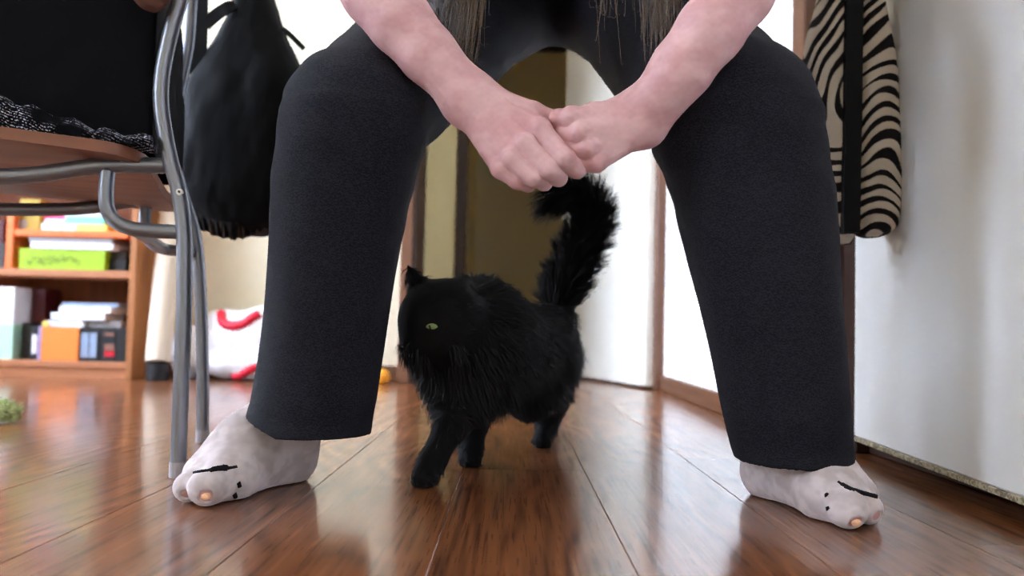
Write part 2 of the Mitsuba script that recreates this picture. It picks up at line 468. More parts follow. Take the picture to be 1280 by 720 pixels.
# hall
add('wall_hall_left', cat_([box(-1.2, -0.262, 4.0, 4.1, 0, ZC), box(-0.36, -0.262, 4.1, YH, 0, ZC), box(-1.3, -1.2, 3.3, 4.1, 0, ZC)]), 'm_hall', kind='structure')
add('trim_5', box(-0.262, -0.217, 3.985, 4.1, 0, ZC, .003), 'm_trim_dark', kind='structure')
add('wall_hall_right', box(0.56, 0.66, 3.48, YH, 0, ZC), 'm_hall', kind='structure')
add('wall_hall_far', box(-0.4, 0.6, YH, YH + .1, 0, ZC), 'm_hall', kind='structure')
add('door_3', box(-0.30, 0.46, YH - .03, YH - .001, .008, 2.13, .003), 'm_door_cream', kind='structure')
kp = P(590, 243, YH - .06)
kn = trimesh.creation.icosphere(3, 0.032); kn.apply_scale([1, .8, 1]); kn.apply_translation(kp)
add('door_3__knob', cat_([kn, tube([kp, kp + [0, .04, 0]], 0.012)]), 'm_trim_dark', True)
add('trim_6', cat_([box(-0.36, 0.52, YH - .04, YH - .001, 2.13, 2.22, .003), box(-0.35, -0.30, YH - .04, YH - .001, 0, 2.13, .003)]), 'm_trim_dark', kind='structure')

# ------------------------------------------------------------------ bookshelf
SX1, SY0, SY1 = -1.275, 3.0, 3.285
SX0 = -2.15
def zat(px, py, Y): return P(px, py, Y)[2]
ZS = zat(80, 340, SY0) - .012      # top face of the middle board is at ZS + .024
add('bookshelf__side_panel', box(SX1 - .022, SX1, SY0, SY1, 0, 0.80, .002), 'm_pine')
add('bookshelf__side_panel', box(SX0, SX0 + .022, SY0, SY1, 0, 0.80, .002), 'm_pine')
add('bookshelf__shelf', box(SX0 + .022, SX1 - .022, SY0 + .004, SY1 - .01, ZS - .004, ZS + .02, .002), 'm_pine_x')
add('bookshelf__shelf', box(SX0 + .022, SX1 - .022, SY0 + .004, SY1 - .01, 0.035, 0.057, .002), 'm_pine_x')
add('bookshelf__shelf', box(SX0 + .022, SX1 - .022, SY0 + .004, SY1 - .01, 0.775, 0.80, .002), 'm_pine_x')
add('bookshelf__plinth', box(SX0 + .022, SX1 - .022, SY0 + .012, SY0 + .03, 0, 0.035, .001), 'm_pine_x')
add('bookshelf__back_panel', box(SX0 + .022, SX1 - .022, SY1 - .009, SY1 - .003, 0, 0.78), 'm_pine_back')
ZM, ZB = ZS + .02, .057
tag('bookshelf', 'pine bookshelf with open shelves of books and boxes behind the steel chair', 'bookshelf')


def fill(key, px0, px1, pyt, pyb, z0, Yf, depth, m, label, category, group=None, bevel=.002, z1=None, rot=0.0):
    """A box-like thing standing in the shelf, its front spanning these photo columns and rows."""
    a, b = P(px0, (pyt + pyb) / 2, Yf), P(px1, (pyt + pyb) / 2, Yf)
    h = (pyb - pyt) * Yf / F if z1 is None else z1 - z0
    c = [(a[0] + b[0]) / 2, Yf + depth / 2, z0 + h / 2]
    return add(key, obox(c, [b[0] - a[0], depth, h], rot, bevel), m, label=label, category=category, group=group), z0 + h


YS = SY0 + .02
# a small upright divider with a thin orange board over it, on the middle shelf
k, zt = fill('shelf_divider', 8, 17, 255, 333, ZM, YS, .2, 'm_orange_shelf', 'upright red-brown board standing left of the olive patterned box', 'board')
k, z0 = fill('lime_box', 24, 132, 308, 334, ZM, YS, .17, 'm_lime', 'flat lime green box with black doodle print on the front', 'box')
# the doodles
fa, fb = P(24, 321, YS), P(132, 321, YS)
dood = []
r2 = np.random.default_rng(3)
for i in range(16):
    x = fa[0] + .028 + i * .0115
    zc = ZM + .034 + r2.uniform(-.012, .012)
    th = np.linspace(0, r2.uniform(3, 6), 14) + r2.uniform(0, 6)
    rr = r2.uniform(.006, .012) * np.linspace(1, .6, 14)
    dood.append(tube(np.stack([x + rr * np.cos(th), np.full(14, YS - .0003), zc + rr * np.sin(th)], 1), .0013, 6))
add('lime_box__doodle_print', cat_(dood), 'm_black', label='black doodle print')
k, z1 = fill('white_book', 38, 142, 304, 312, z0, YS - .005, .16, 'm_white', 'white book lying on the lime green box', 'book')
k, z2 = fill('grey_book', 36, 141, 297, 304, z1, YS, .15, 'm_papergrey', 'grey book lying on the white book just under the orange board', 'book')
k, zk = fill('dark_case', 135, 158, 318, 334, ZM, YS + .03, .14, 'm_black', 'low black case right of the lime green box', 'case')
k, zk2 = fill('grey_case', 135, 158, 306, 318, zk, YS + .04, .13, 'm_shade', 'dark grey case stacked on the black case', 'case')
k, zb = fill('orange_board', 18, 160, 290, 298, z2 + .001, YS - .01, .22, 'm_orange_shelf', 'thin orange board carrying papers above the lime green box', 'board')
k, zo = fill('patterned_box', 24.5, 50, 250, 290, zb, YS + .03, .15, 'm_olive', 'olive yellow box with round grey marks beside the papers', 'box')
for (px, py) in ((28, 280), (30, 260)):
    c = P(px, py, YS + .029)
    d = trimesh.creation.cylinder(.016, .003, sections=24); d.apply_transform(trimesh.transformations.rotation_matrix(math.pi / 2, [1, 0, 0])); d.apply_translation([c[0], YS + .0295, max(c[2], zb + .018)])
    add('patterned_box__round_mark', d, 'm_papergrey')
k, zp = fill('white_paper_pad', 52, 95, 281, 290, zb, YS, .16, 'm_white', 'white paper pad at the left end of the orange board papers', 'paper pad')
k, zq = fill('yellow_paper_stack', 96, 134, 281, 290, zb, YS, .16, 'm_yellow', 'yellow paper stack right of the white paper pad', 'paper stack')
k, zr = fill('blue_notebook', 56, 80, 275, 281, zp, YS + .01, .15, 'm_bluewhite', 'pale blue notebook lying on the white paper pad', 'notebook')
k, zs_ = fill('aqua_folder', 82, 130, 272, 281, zq, YS + .01, .15, 'm_aqua', 'aqua folder lying on the yellow paper stack', 'folder')
k, zs2 = fill('white_folder', 80, 128, 266, 272, zs_, YS + .02, .14, 'm_bluewhite', 'pale white folder lying on the aqua folder', 'folder')
k, _ = fill('pink_box', 52, 96, 256, 275, zr, YS + .05, .12, 'm_pink', 'bright pink box on the pale blue notebook under the chair seat', 'box')
# left of the divider
k, zz = fill('dark_bowl_box', -30, 6, 300, 333, ZM, YS + .04, .16, 'm_shade', 'dark grey box at the left edge of the middle shelf', 'box')
k, _ = fill('red_tin', -20, 5, 270, 300, zz, YS + .06, .12, 'm_darkred', 'dark red tin on the dark grey box at the left edge', 'tin')
# lower compartment
k, zg = fill('mint_box', -40, 16, 405, 449, ZB, YS, .16, 'm_mint', 'pale mint green box on the bottom shelf under the white box', 'box')
k, zw = fill('white_box', -40, 18, 360, 405, zg, YS, .17, 'm_white', 'white box with a lid stacked on the mint green box', 'box')
fill('white_box__lid', -41, 19, 356, 362, zw - .012, YS - .003, .176, 'm_white', None, None)
k, zd = fill('black_box', 27, 37.5, 404, 449, ZB, YS + .05, .14, 'm_shade', 'dark box between the mint box and the labelled black folder', 'box')
k, _ = fill('dark_red_box', 40, 56, 362, 405, zd, YS + .1, .1, 'm_darkred', 'dark red box in the shade beside the white box', 'box')
def spine(key, x0, x1, m, label, labels_, group='books and folders on the bottom shelf', top=409):
    k, z = fill(key, x0, x1, top, 451, ZB, YS, .17, m, label, 'folder', group)
    for (a, b, t, bt, mm) in labels_:
        p, q = P(a, t, YS), P(b, bt, YS)
        add(k + '__spine_label', box(p[0], q[0], YS - .0012, YS + .001, q[2], p[2], .0004), mm)
    return z
spine('folder', 37, 47, 'm_black', 'black folder with a white spine label left of the lilac folder', [(41, 45.5, 418, 442, 'm_white')])
spine('folder', 47.5, 51.5, 'm_lilac', 'thin lilac folder against the orange box', [])
k, zor = fill('orange_box', 52, 98, 410, 452, ZB, YS - .008, .17, 'm_orange', 'plain orange box in the middle of the bottom shelf', 'box')
spine('folder', 98.5, 111, 'm_black', 'black folder with a pale blue spine label next to the orange box', [(102, 110, 416, 447, 'm_label')])
spine('folder', 111.5, 125, 'm_black', 'black folder with a blue spine label, second to the right of the orange box', [(113, 120, 416, 447, 'm_label')])
spine('folder', 125.5, 144, 'm_black', 'black folder with small red and brown spine labels', [(131, 143, 416, 420, 'm_warm'), (131, 143, 430, 438, 'm_warm'), (131, 143, 439, 446, 'm_red')])
zf = spine('folder', 144.5, 158, 'm_black', 'plain black folder at the right end of the bottom shelf', [])
k, zu = fill('blue_papers', 56, 100, 402, 410, zor, YS, .15, 'm_bluewhite', 'pale blue papers lying on the orange box', 'papers')
for px, mm in ((57, 'm_yellow'), (101, 'm_white')):
    c = P(px, 405, YS - .004); c[2] = zor + .0105
    add('blue_papers__rolled_end', tube([[c[0], YS - .006, c[2]], [c[0], YS + .14, c[2]]], .0105, 14), mm, 40)
k, zv = fill('grey_papers', 104, 152, 400, 409, max(zf, zor), YS + .02, .14, 'm_papergrey', 'grey papers lying on the black folders', 'papers')
k, zx = fill('white_envelope', 64, 132, 391, 400, max(zu, zv), YS, .14, 'm_white', 'bright white envelope stack lying on the pale blue papers', 'envelopes', rot=-.02)
k, zy = fill('white_envelope_bundle', 74, 140, 383, 391, zx, YS + .003, .14, 'm_white', 'bright white envelope bundle on top of the paper heap', 'envelopes', rot=-.03)
fill('slate_book', 78, 150, 378, 383, zy, YS + .03, .12, 'm_label', 'slate blue book on top of the envelope bundle', 'book', rot=-.04)

# ------------------------------------------------------------------ things along the far wall
t0, t1 = P(197, 462, 2.98), P(227, 140, 3.235)
t0[2] = .062
dirt = (t1 - t0) / np.linalg.norm(t1 - t0)
add('cardboard_tube__body', tube([t0, t0 + dirt * .40, t0 + dirt * .401, t1], .040, 28), 'm_tube', 40)
add('cardboard_tube__band', tube([t0 + dirt * .395, t0 + dirt * .402], .0412, 28), 'm_papergrey', 40)
add('cardboard_tube__foot', tube([t0 + [0, 0, -.0605], t0 + [0, 0, -.004]], .036, 24), 'm_black', 40)
tag('cardboard_tube', 'long off-white rolled tube leaning on the wall beside the bookshelf', 'tube')
k, _ = fill('black_block', 219, 230, 457, 474, 0, 3.03, .04, 'm_black', 'small black block on the floor at the foot of the leaning tube', 'block')

bc = P(272, 432, 3.16)
def bag_sdf(p):
    d = [ball(p, P(300, 430, 3.14) , (.13, .07, .11)), ball(p, P(240, 440, 3.15), (.085, .065, .095)), ball(p, P(330, 420, 3.13), (.10, .07, .11)), ball(p, P(300, 457, 3.10), (.14, .06, .045)),
         ball(p, P(282, 402, 3.17), (.07, .05, .045))]
    d = blend(d, .03)
    return np.maximum(d, .004 - p[:, 2])
bm = nets(bag_sdf, bc - [.26, .14, bc[2] - .0], bc + [.36, .11, .2], .006)
ruffle(bm, .012, 16, 4)
bm.vertices[:, 2] = np.maximum(bm.vertices[:, 2], .001); bm.vertices[:, 1] = np.minimum(bm.vertices[:, 1], 3.28)
add('plastic_bag', bm, 'm_bag', True, label='crumpled white plastic bag with red bands on the floor by the wall', category='bag')
from_front = lambda px, py: P(px, py, 3.09)
fv = np.array(bm.vertices)
def front_of(px, py):
    q = np.array([P(px, py, 3.12)]); sc_ = np.linalg.norm((fv[:, [0, 2]] - q[:, [0, 2]]), axis=1)
    near = np.argsort(sc_)[:60]; i = near[np.argmin(fv[near, 1])]
    return fv[i] + [0, -.001, 0]
band = spline([front_of(*q) for q in ((274, 388), (280, 399), (292, 403), (306, 402), (318, 394), (330, 389))], 6)
add('plastic_bag__red_band', tube(band, .017, 12), 'm_red', True)
band = spline([front_of(*q) for q in ((298, 472), (310, 470), (322, 464), (334, 459))], 6)
add('plastic_bag__red_band', tube(band, .014, 12), 'm_red', True)

o = trimesh.creation.icosphere(3, .026); oc = P(478, 478, 3.1); oc[2] = .026; o.apply_translation(oc)
add('orange_ball', ruffle(o, .001, 60, 2), 'm_ball', True, label='small orange ball on the floor at the foot of the door casing', category='ball')

# green fuzzy toy at the left edge
gc = P(4, 520, 1.70); gc[2] = .021
gs = []
core = trimesh.creation.icosphere(2, .016); core.apply_scale([1.7, 1, 1]); core.apply_translation(gc)
rg = np.random.default_rng(5)
for i in range(420):
    d = rg.normal(size=3); d /= np.linalg.norm(d); s = gc + d * [.027, .015, .015]
    e = s + d * rg.uniform(.004, .009) + rg.normal(size=3) * .003; e[2] = max(e[2], .002)
    gs.append(tube([s, (s + e) / 2 + rg.normal(size=3) * .0015, e], .0011, 4))
add('green_pompom__core', core, 'm_green', True)
add('green_pompom__yarn', cat_(gs), 'm_green', kind='stuff')
tag('green_pompom', 'fuzzy pale green yarn pompom on the floor at the left edge', 'pompom')

# ------------------------------------------------------------------ chair
NX = np.array([-.433, 1.148]); FD = np.array([-.969, -.247]); SD = np.array([-.247, .969])   # near rear leg, forward, across to the far side
def ch(t, s, z): return np.array([*(NX + FD * t + SD * s), z])
def upright(s):
    pts = []
    for (px, py) in ((222.5, 594), (226, 500), (230, 400), (231, 330), (230, 285), (224, 240), (213, 200), (205, 160), (201, 125), (203, 90), (213, 42), (225, 0), (236, -45), (242, -90), (249, -150), (257, -230)):
        q = P(px, py, 1.148)
        t = -(q[0] - NX[0]) / (-FD[0]); t = (q[0] - NX[0]) / FD[0]
        # keep the tube's bends in the plane of the chair's side
        Y = NX[1] + FD[1] * t; q = P(px, py, Y)
        pts.append(ch((q[0] - NX[0]) / FD[0] + (.16 * s * max(0, q[2] - .05) if s else 0), s, q[2]))
    pts[0][2] = .006
    return spline(pts, 6)
SW = .352
for s in (0.0, SW):
    up_ = upright(s)
    add('chair__leg', tube(up_, .0102, 20), 'm_steel', True)
    b = up_[0]
    add('chair__foot_cap', tube([[b[0], b[1], 0.0003], [b[0], b[1], .02]], .0112, 20), 'm_papergrey', 40)
zt0, zt1 = .404, .378
seat_rail = lambda s, sgn: [ch(.016 if s < .1 else .034, s, zt0), ch(.1, s, zt0 - .006), ch(.2, s, zt1), ch(.36, s, zt1 - .01)]
for s in (0.012, SW - .012):
    add('chair__seat_rail', tube(spline(seat_rail(s, 1), 6), .0105, 18), 'm_steel', True)
    br = [ch(.0 if s < .1 else .014, s, .317), ch(.045, s, .3175), ch(.062, s, .319), ch(.080, s, .327), ch(.090, s, .342), ch(.093, s, .365), ch(.092, s, .395)]
    add('chair__brace', tube(spline(br, 6), .0095, 18), 'm_steel', True)
    fl = [ch(.34, s, zt1 - .01), ch(.37, s, zt1 - .03), ch(.385, s, .30), ch(.40, s, .006)]
    add('chair__leg', tube(spline(fl, 8), .0102, 18), 'm_steel', True)
add('chair__crossbar', tube([ch(.06, .01, .3185), ch(.06, SW - .01, .3185)], .008, 14), 'm_steel', True)
bp = P(224.5, 240, 1.137)
bolt = cat_([tube([bp + [0, .008, 0], bp + [0, -.0012, 0]], .0042, 18)])
add('chair__bolt', bolt, 'm_screw', 40)
add('chair__bolt__socket', tube([bp + [0, -.001, 0], bp + [0, -.0016, 0]], .0018, 12), 'm_black_foot', 40)
# seat: a bent plywood slab with rounded corners, its near edge sagging forward
from shapely.geometry import box as sbox
sq = sbox(.045, -.025, .42, SW + .03).buffer(-.055).buffer(.055, quad_segs=10)
sm = trimesh.creation.extrude_polygon(sq, .015, engine='earcut')
sm = sm.subdivide_to_size(.03)
v = np.array(sm.vertices)
def seat_top(t, s):
    u = (s - SW / 2) / (SW / 2 + .03)
    return .4215 + .07 * (np.clip(t, 0, .3) - .05) - .02 * s / SW - .010 * np.cos(u * 1.45)
sm.vertices = np.array([ch(a, b, seat_top(a, b) - .015 + c) for a, b, c in v])
sm.fix_normals()
add('chair__seat', sm, 'm_seat', 35)
# backrest: bent plywood in front of the uprights, above the frame
br = []
uz = upright(0)
for w in np.linspace(0, 1, 21):
    s = -.008 + w * (SW + .016); u = abs(2 * w - 1)
    c = .035 * (1 - math.sqrt(max(0, 1 - np.clip((u - .8) / .2, 0, 1) ** 2)))
    tz = lambda z: (np.array([np.interp(z, uz[:, 2], uz[:, 0]), np.interp(z, uz[:, 2], uz[:, 1])]) - NX) @ FD + .0105 - .025 * (1 - u * u)
    z0, z1 = uz[-1, 2] - .11 + c, uz[-1, 2] + .05 - c
    br.append([ch(tz(z0) + .012, s, z0), ch(tz(z0), s, z0), ch(tz(z1), s, z1), ch(tz(z1) + .012, s, z1)])
add('chair__backrest', loft(br), 'm_seat', 35)
tag('chair', 'grey steel tube chair with a wooden seat under a heap of black clothes', 'chair')

# black clothes heaped on the seat
def heap_sdf(p):
    d = []
    for (t, s, z, r) in ((.05, .08, .50, (.075, .12, .075)), (.06, .24, .50, (.075, .12, .075)), (.17, .07, .52, (.09, .10, .10)), (.17, .25, .52, (.09, .12, .10)), (.30, .08, .53, (.10, .11, .11)), (.30, .25, .52, (.10, .12, .11)), (.12, .06, .62, (.12, .07, .12)), (.28, .10, .64, (.12, .12, .13)), (.10, .22, .60, (.10, .11, .10)), (.385, .10, .50, (.06, .12, .08)),
                         (.05, .06, .53, (.06, .06, .10)), (.05, .20, .56, (.035, .10, .09)), (.055, .2, .50, (.035, .12, .07))):
        q = p - np.asarray(ch(t, s, z), np.float32)
        l = np.stack([q[:, 0] * FD[0] + q[:, 1] * FD[1], q[:, 0] * SD[0] + q[:, 1] * SD[1], q[:, 2]], 1)
        k = np.linalg.norm(l / np.asarray(r, np.float32), axis=1)
        d.append((k - 1) * min(r))
    d = blend(d, .04)
    # lie on the seat, clear of the near upright
    t = (p[:, 0] - NX[0]) * FD[0] + (p[:, 1] - NX[1]) * FD[1]; s = (p[:, 0] - NX[0]) * SD[0] + (p[:, 1] - NX[1]) * SD[1]
    d = np.maximum(d, seat_top(t, s) + .004 - p[:, 2])
    return np.maximum(np.maximum(d, .028 - .06 * np.clip(t - .08, 0, 1) - s), .040 - t)
hm = nets(heap_sdf, [-1.02, .88, .42], [-.30, 1.66, .82], .008)
hm = ruffle(hm, .008, 11, 8, 3, (1, 1, .6))
hv = np.array(hm.vertices); tt_ = (hv[:, :2] - NX) @ FD; ss_ = (hv[:, :2] - NX) @ SD; hv[:, 2] = np.maximum(hv[:, 2], seat_top(tt_, ss_) + .001); hm.vertices = hv
add('clothes_heap', hm, 'm_cloth_black', True, label='heap of black clothes with a speckled knit hem on the chair seat', category='clothes')
bb = nets(lambda p: ball(p, P(190, -42, 1.12), (.028, .05, .058)), P(190, -42, 1.12) - .08, P(190, -42, 1.12) + .08, .005)
add('clothes_heap__brown_fabric', ruffle(bb, .004, 20, 3), 'm_brown_cloth', True, label='rounded brown fabric fold at the top')
# the knit hem along the near edge of the seat
hem = []
for w in np.linspace(0, 1, 24):
    t = .035 + w * .27
    low = float(seat_top(t, -.02)) + .0008; high = low + .014 + .042 * np.clip(w * 1.2 - .25, 0, 1) + .004 * math.sin(w * 40)
    wv = .004 * math.sin(w * 55)
    hem.append([ch(t, -.022 + wv, low), ch(t, -.026 + wv, (low + high) / 2), ch(t, -.018 + wv, high), ch(t, .03, high + .004), ch(t, .03, low)])
add('clothes_heap__knit_hem', loft(hem), 'm_knit', 50, label='black and white speckled knit hem')

# ------------------------------------------------------------------ backpack hanging on the back of the chair
BY = 1.66
rows = [(-70, 300, 325), (-45, 300, 333), (-10, 301, 340), (30, 286, 352), (75, 259, 372), (105, 240, 384), (150, 231, 390), (200, 228, 393), (245, 232, 388), (270, 250, 372), (284, 266, 352), (292, 280, 335)]
rr = spline([[a, b, c] for a, b, c in rows], 5)
rings = []
th = np.linspace(0, 2 * np.pi, 64, endpoint=False)
for (py, a, b) in rr:
    w = (b - a) / 2 * BY / F; c = P((a + b) / 2, py, BY)
    dep = min(.085, .35 * w + .035)
    e = 2.5
    cx = np.sign(np.cos(th)) * np.abs(np.cos(th)) ** (2 / e); sy = np.sign(np.sin(th)) * np.abs(np.sin(th)) ** (2 / e)
    rings.append(np.stack([c[0] + w * cx, BY + dep * sy, np.full(64, c[2])], 1))
bk = loft(rings[::-1])
bk = bk.subdivide()
bk = ruffle(bk, .010, 14, 12, 3, (1, 1, .45))
add('backpack__body', bk, 'm_nylon', True)
fr = []
for w in np.linspace(0, 1, 60):
    a = P(236 + w * 108, 258 + 20 * math.sin(w * 3.1), BY - .06 + .02 * abs(2 * w - 1)); b_ = P(243 + w * 96, 282 + 17 * math.sin(w * 3.1), BY - .05 + .02 * abs(2 * w - 1))
    off = np.array([0, .006 * math.sin(w * 75), .002 * math.sin(w * 47)])
    fr.append([a, b_ + off, b_ + off + [0, .004, 0], a + [0, .012, 0]])
add('backpack__ruffle', loft(fr), 'm_frill', 40, label='brownish gathered bottom edge')
def strip(pts, w, th_):
    p = np.asarray(pts); t = np.gradient(p, axis=0); s = np.cross(t, [0, 1, 0]); s /= np.linalg.norm(s, axis=1, keepdims=True)
    y = np.array([0, th_ / 2, 0])
    return loft(np.stack([p - s * w / 2 - y, p + s * w / 2 - y, p + s * w / 2 + y, p - s * w / 2 + y], 1))
def ribbon(pts, w, th_, mat_, key, n=10):
    return add(key, strip(spline(pts, n), w, th_), mat_, 40)
sx = BY - .05
ribbon([P(251, -90, sx), P(250, -20, sx), P(249, 40, sx), P(249, 95, sx + .01), P(262, 150, sx + .02)], R(21, sx), .005, 'm_strap', 'backpack__strap')
ribbon([P(302, 2, sx + .03), P(288, 8, sx), P(273, 17, sx), P(261, 27, sx), P(256, 32, sx)], R(15, sx), .005, 'm_strap', 'backpack__strap')
ribbon([P(353, 36, BY - .03), P(363, 44, BY - .035), P(372, 53, BY - .035), P(380, 61, BY - .035)], R(6, BY), .004, 'm_strap', 'backpack__pull_tab')
tag('backpack', 'black crumpled backpack hanging behind the chair against the pale wall', 'backpack')

# ------------------------------------------------------------------ zebra robe hanging at the far end of the open white leaf
rowsz = [(-130, 1040, 1082), (-60, 1028, 1092), (0, 1022, 1098), (50, 1010, 1111), (100, 1003, 1119), (150, 1003, 1123), (200, 1008, 1125), (245, 1016, 1124), (268, 1022, 1120)]
ZY = 1.37
zr_ = spline([list(map(float, q)) for q in rowsz], 5)
def ring_at(py, a, b, Yc=ZY, dep=.042, n=56, ph=0.0):
    w = (b - a) / 2 * Yc / F; c = P((a + b) / 2, py, Yc)
    th = np.linspace(0, 2 * np.pi, n, endpoint=False)
    fold = 1 + .10 * np.cos(2 * th + ph)
    return np.stack([c[0] + w * np.cos(th), Yc + dep * np.sin(th) * fold, np.full(n, c[2])], 1)
left, right = [], []
for (py, a, b) in zr_:
    m_ = 1067 - (py / 270) * 3
    left.append(ring_at(py, a, m_ + 4)); right.append(ring_at(py, m_ - 4, b, dep=.05))
left.append(ring_at(292, 1030, 1066, dep=.036)); left.append(ring_at(306, 1034, 1062, dep=.028))
right.append(ring_at(284, 1066, 1116, dep=.046)); right.append(ring_at(293, 1070, 1108, dep=.036)); right.append(ring_at(297, 1078, 1098, dep=.02))
def rb(rings, seed):
    m = loft(rings[::-1]).subdivide()
    return ruffle(m, .004, 18, seed, 2, (1, 1, .5))
add('zebra_robe__left_front', rb(left, 3), 'm_zebra', True)
add('zebra_robe__right_front', rb(right, 5), 'm_zebra', True)
band = []
for (py, a, b) in zr_:
    m_ = 1069 - (py / 270) * 4
    p0, p1 = P(m_ - 10.5, py, ZY - .047), P(m_ + 10.5, py, ZY - .047)
    band.append([p0, p1, p1 + [0, .03, 0], p0 + [0, .03, 0]])
q0, q1 = P(1055, 291, ZY - .045), P(1075, 291, ZY - .045)
band.append([q0, q1, q1 + [0, .03, 0], q0 + [0, .03, 0]])
add('zebra_robe__front_band', loft(band[::-1]), 'm_strap', label='plain black front band')
add('zebra_robe__hanger_loop', tube(spline([P(1058, -128, ZY), P(1066, -190, ZY + .05), P(1078, -240, ZY + .10)], 6), .006, 10), 'm_strap', True)
tag('zebra_robe', 'black and cream zebra striped robe with a black band hanging by the white door', 'robe')

# ------------------------------------------------------------------ person, bent over, hands clasped between the knees
hand_a = dict(
    mc=[((600, 119, .982), (676, 160, .958), .0160, .0098), ((594, 123, .980), (656, 181, .955), .0165, .0098), ((588, 129, .980), (639, 200, .957), .0165, .0094), ((582, 135, .982), (625, 213, .965), .0160, .0086)],
    thumb=[((606, 124, .988), .0165), ((666, 141, .978), .0125), ((688, 150, .990), .0112), ((706, 166, 1.005), .0095)],
    fingers=[[((675, 162, .955), .0118), ((705, 197, .943), .0112), ((721, 212, .958), .0100), ((724, 212, .982), .0086)],
             [((656, 181, .950), .0116), ((686, 211, .944), .0110), ((698, 222, .960), .0098), ((700, 219, .983), .0084)],
             [((640, 199, .953), .0110), ((666, 221, .950), .0102), ((680, 228, .966), .0093), ((683, 223, .986), .0082)],
             [((625, 212, .961), .0098), ((647, 226, .961), .0090), ((660, 231, .978), .0082), ((664, 225, .994), .0074)]],
    arm=[((587, 125, .984), .0222), ((565, 100, .985), .0245), ((535, 68, .987), .0295), ((500, 27, .990), .0335), ((470, -10, .994), .0355), ((445, -48, 1.0), .037)],
    wrist=[((577, 134, .984), .0175), ((597, 116, .984), .0165)])
hand_b = dict(
    mc=[((794, 136, .975), (715, 147, .949), .0165, .0104), ((797, 143, .973), (725, 166, .944), .0165, .0104), ((801, 152, .973), (735, 186, .949), .0165, .0100), ((804, 161, .975), (746, 204, .955), .0160, .0096)],
    thumb=[((786, 140, .985), .0165), ((742, 142, .985), .0125), ((722, 150, .995), .0110), ((708, 160, 1.005), .0095)],
    fingers=[[((714, 147, .947), .0108), ((699, 149, .964), .0104), ((712, 152, .988), .0090), ((732, 154, .985), .0080)],
             [((725, 166, .943), .0106), ((706, 168, .960), .0102), ((718, 172, .985), .0090), ((738, 172, .982), .0080)],
             [((735, 186, .946), .0104), ((713, 188, .957), .0100), ((726, 190, .987), .0088), ((745, 190, .982), .0080)],
             [((746, 204, .953), .0098), ((726, 206, .962), .0094), ((738, 206, .987), .0082), ((752, 203, .982), .0072)]],
    arm=[((804, 149, .970), .0222), ((826, 121, .956), .0250), ((852, 86, .944), .0300), ((888, 38, .938), .0330), ((922, -8, .940), .0345), ((948, -48, .945), .0355)],
    wrist=[((795, 136, .975), .0165), ((808, 161, .975), .0175)])


def hand_sdf(h):
    W = lambda q: np.asarray(P(*q), np.float32)
    mc = [(W(a), W(b), ra, rb) for a, b, ra, rb in h['mc']]
    fing = [([W(q) for q, _ in f], [r for _, r in f]) for f in h['fingers']]
    th = ([W(q) for q, _ in h['thumb']], [r for _, r in h['thumb']])
    arm = ([W(q) for q, _ in h['arm']], [r for _, r in h['arm']])
    wr = [(W(q), r) for q, r in h['wrist']]
    def f(p):
        palm = blend([cone(p, *m) for m in mc], .009)
        palm = smin(palm, cone(p, wr[0][0], wr[1][0], wr[0][1], wr[1][1]), .02)
        palm = smin(palm, chain(p, *arm, k=.02), .02)
        d = smin(palm, chain(p, *th, k=.004), .012)
        for pts, rs in fing:
            c = chain(p, pts, rs, k=.003)
            c = smin(c, ball(p, pts[0] + np.float32([0, -.0024, .0014]), rs[0] + .0002), .004)
            c = smin(c, ball(p, pts[1], rs[1] + .0006), .003)
            d = np.minimum(d, smin(palm, c, .0045))
        return d
    return f


def bounds(h):
    pts = np.array([P(*q) for part in ('thumb', 'arm', 'wrist') for q, _ in h[part]] + [P(*q) for f in h['fingers'] for q, _ in f])
    return pts.min(0) - .045, pts.max(0) + .045


arms = []
for h in (hand_a, hand_b):
    lo, hi = bounds(h)
    arms.append(nets(hand_sdf(h), lo, hi, .0018))

# feet: heel, ankle, ball and toes; side = +1 when the big toe lies to the photo's right of the foot's middle
def foot_parts(heel, toe, lat, ank, shin, med):
    heel, toe, lat, ank, shin = (np.asarray(q, np.float32) for q in (heel, toe, lat, ank, shin))
    ax = toe - heel; ax[2] = 0; L = np.linalg.norm(ax); ax /= L
    sd = np.array([-ax[1], ax[0], 0], np.float32) * med      # towards the little toe
    def f(p, grow=0.0):
        ball_m = heel + ax * L * .70; ball_m[2] = .026
        ball_l = heel + ax * L * .60 + sd * .046; ball_l[2] = .020
        mid = heel + ax * L * .38 + sd * .016; mid[2] = .052
        d = [cone(p, heel, ball_m, .033, .0255), cone(p, heel, ball_l, .031, .0185), cone(p, ank, mid, .036, .031), cone(p, mid, ball_m + sd * .012, .031, .026), cone(p, mid, ball_l, .028, .0185),
             cone(p, heel, ank, .033, .036), cone(p, ank, shin, .036, .046)]
        d = blend(d, .03)
        toe_t = np.array([toe[0], toe[1], .021], np.float32)
        d = smin(d, cone(p, ball_m, toe_t, .0245, .0205), .012)
        lt = np.array([lat[0], lat[1], .0175], np.float32)
        e = cone(p, ball_m + sd * .026, lt, .021, .0165)
        for w, b in ((.006, -.018), (.010, -.038)):
            q = lt + sd * w + ax * b; q[2] = .0155
            e = smin(e, cone(p, ball_l - sd * (.03 - w), q, .018, .0145), .007)
        d = smin(d, e, .007)
        return np.maximum(d - grow, .0015 - p[:, 2] - grow * .6)
    return f


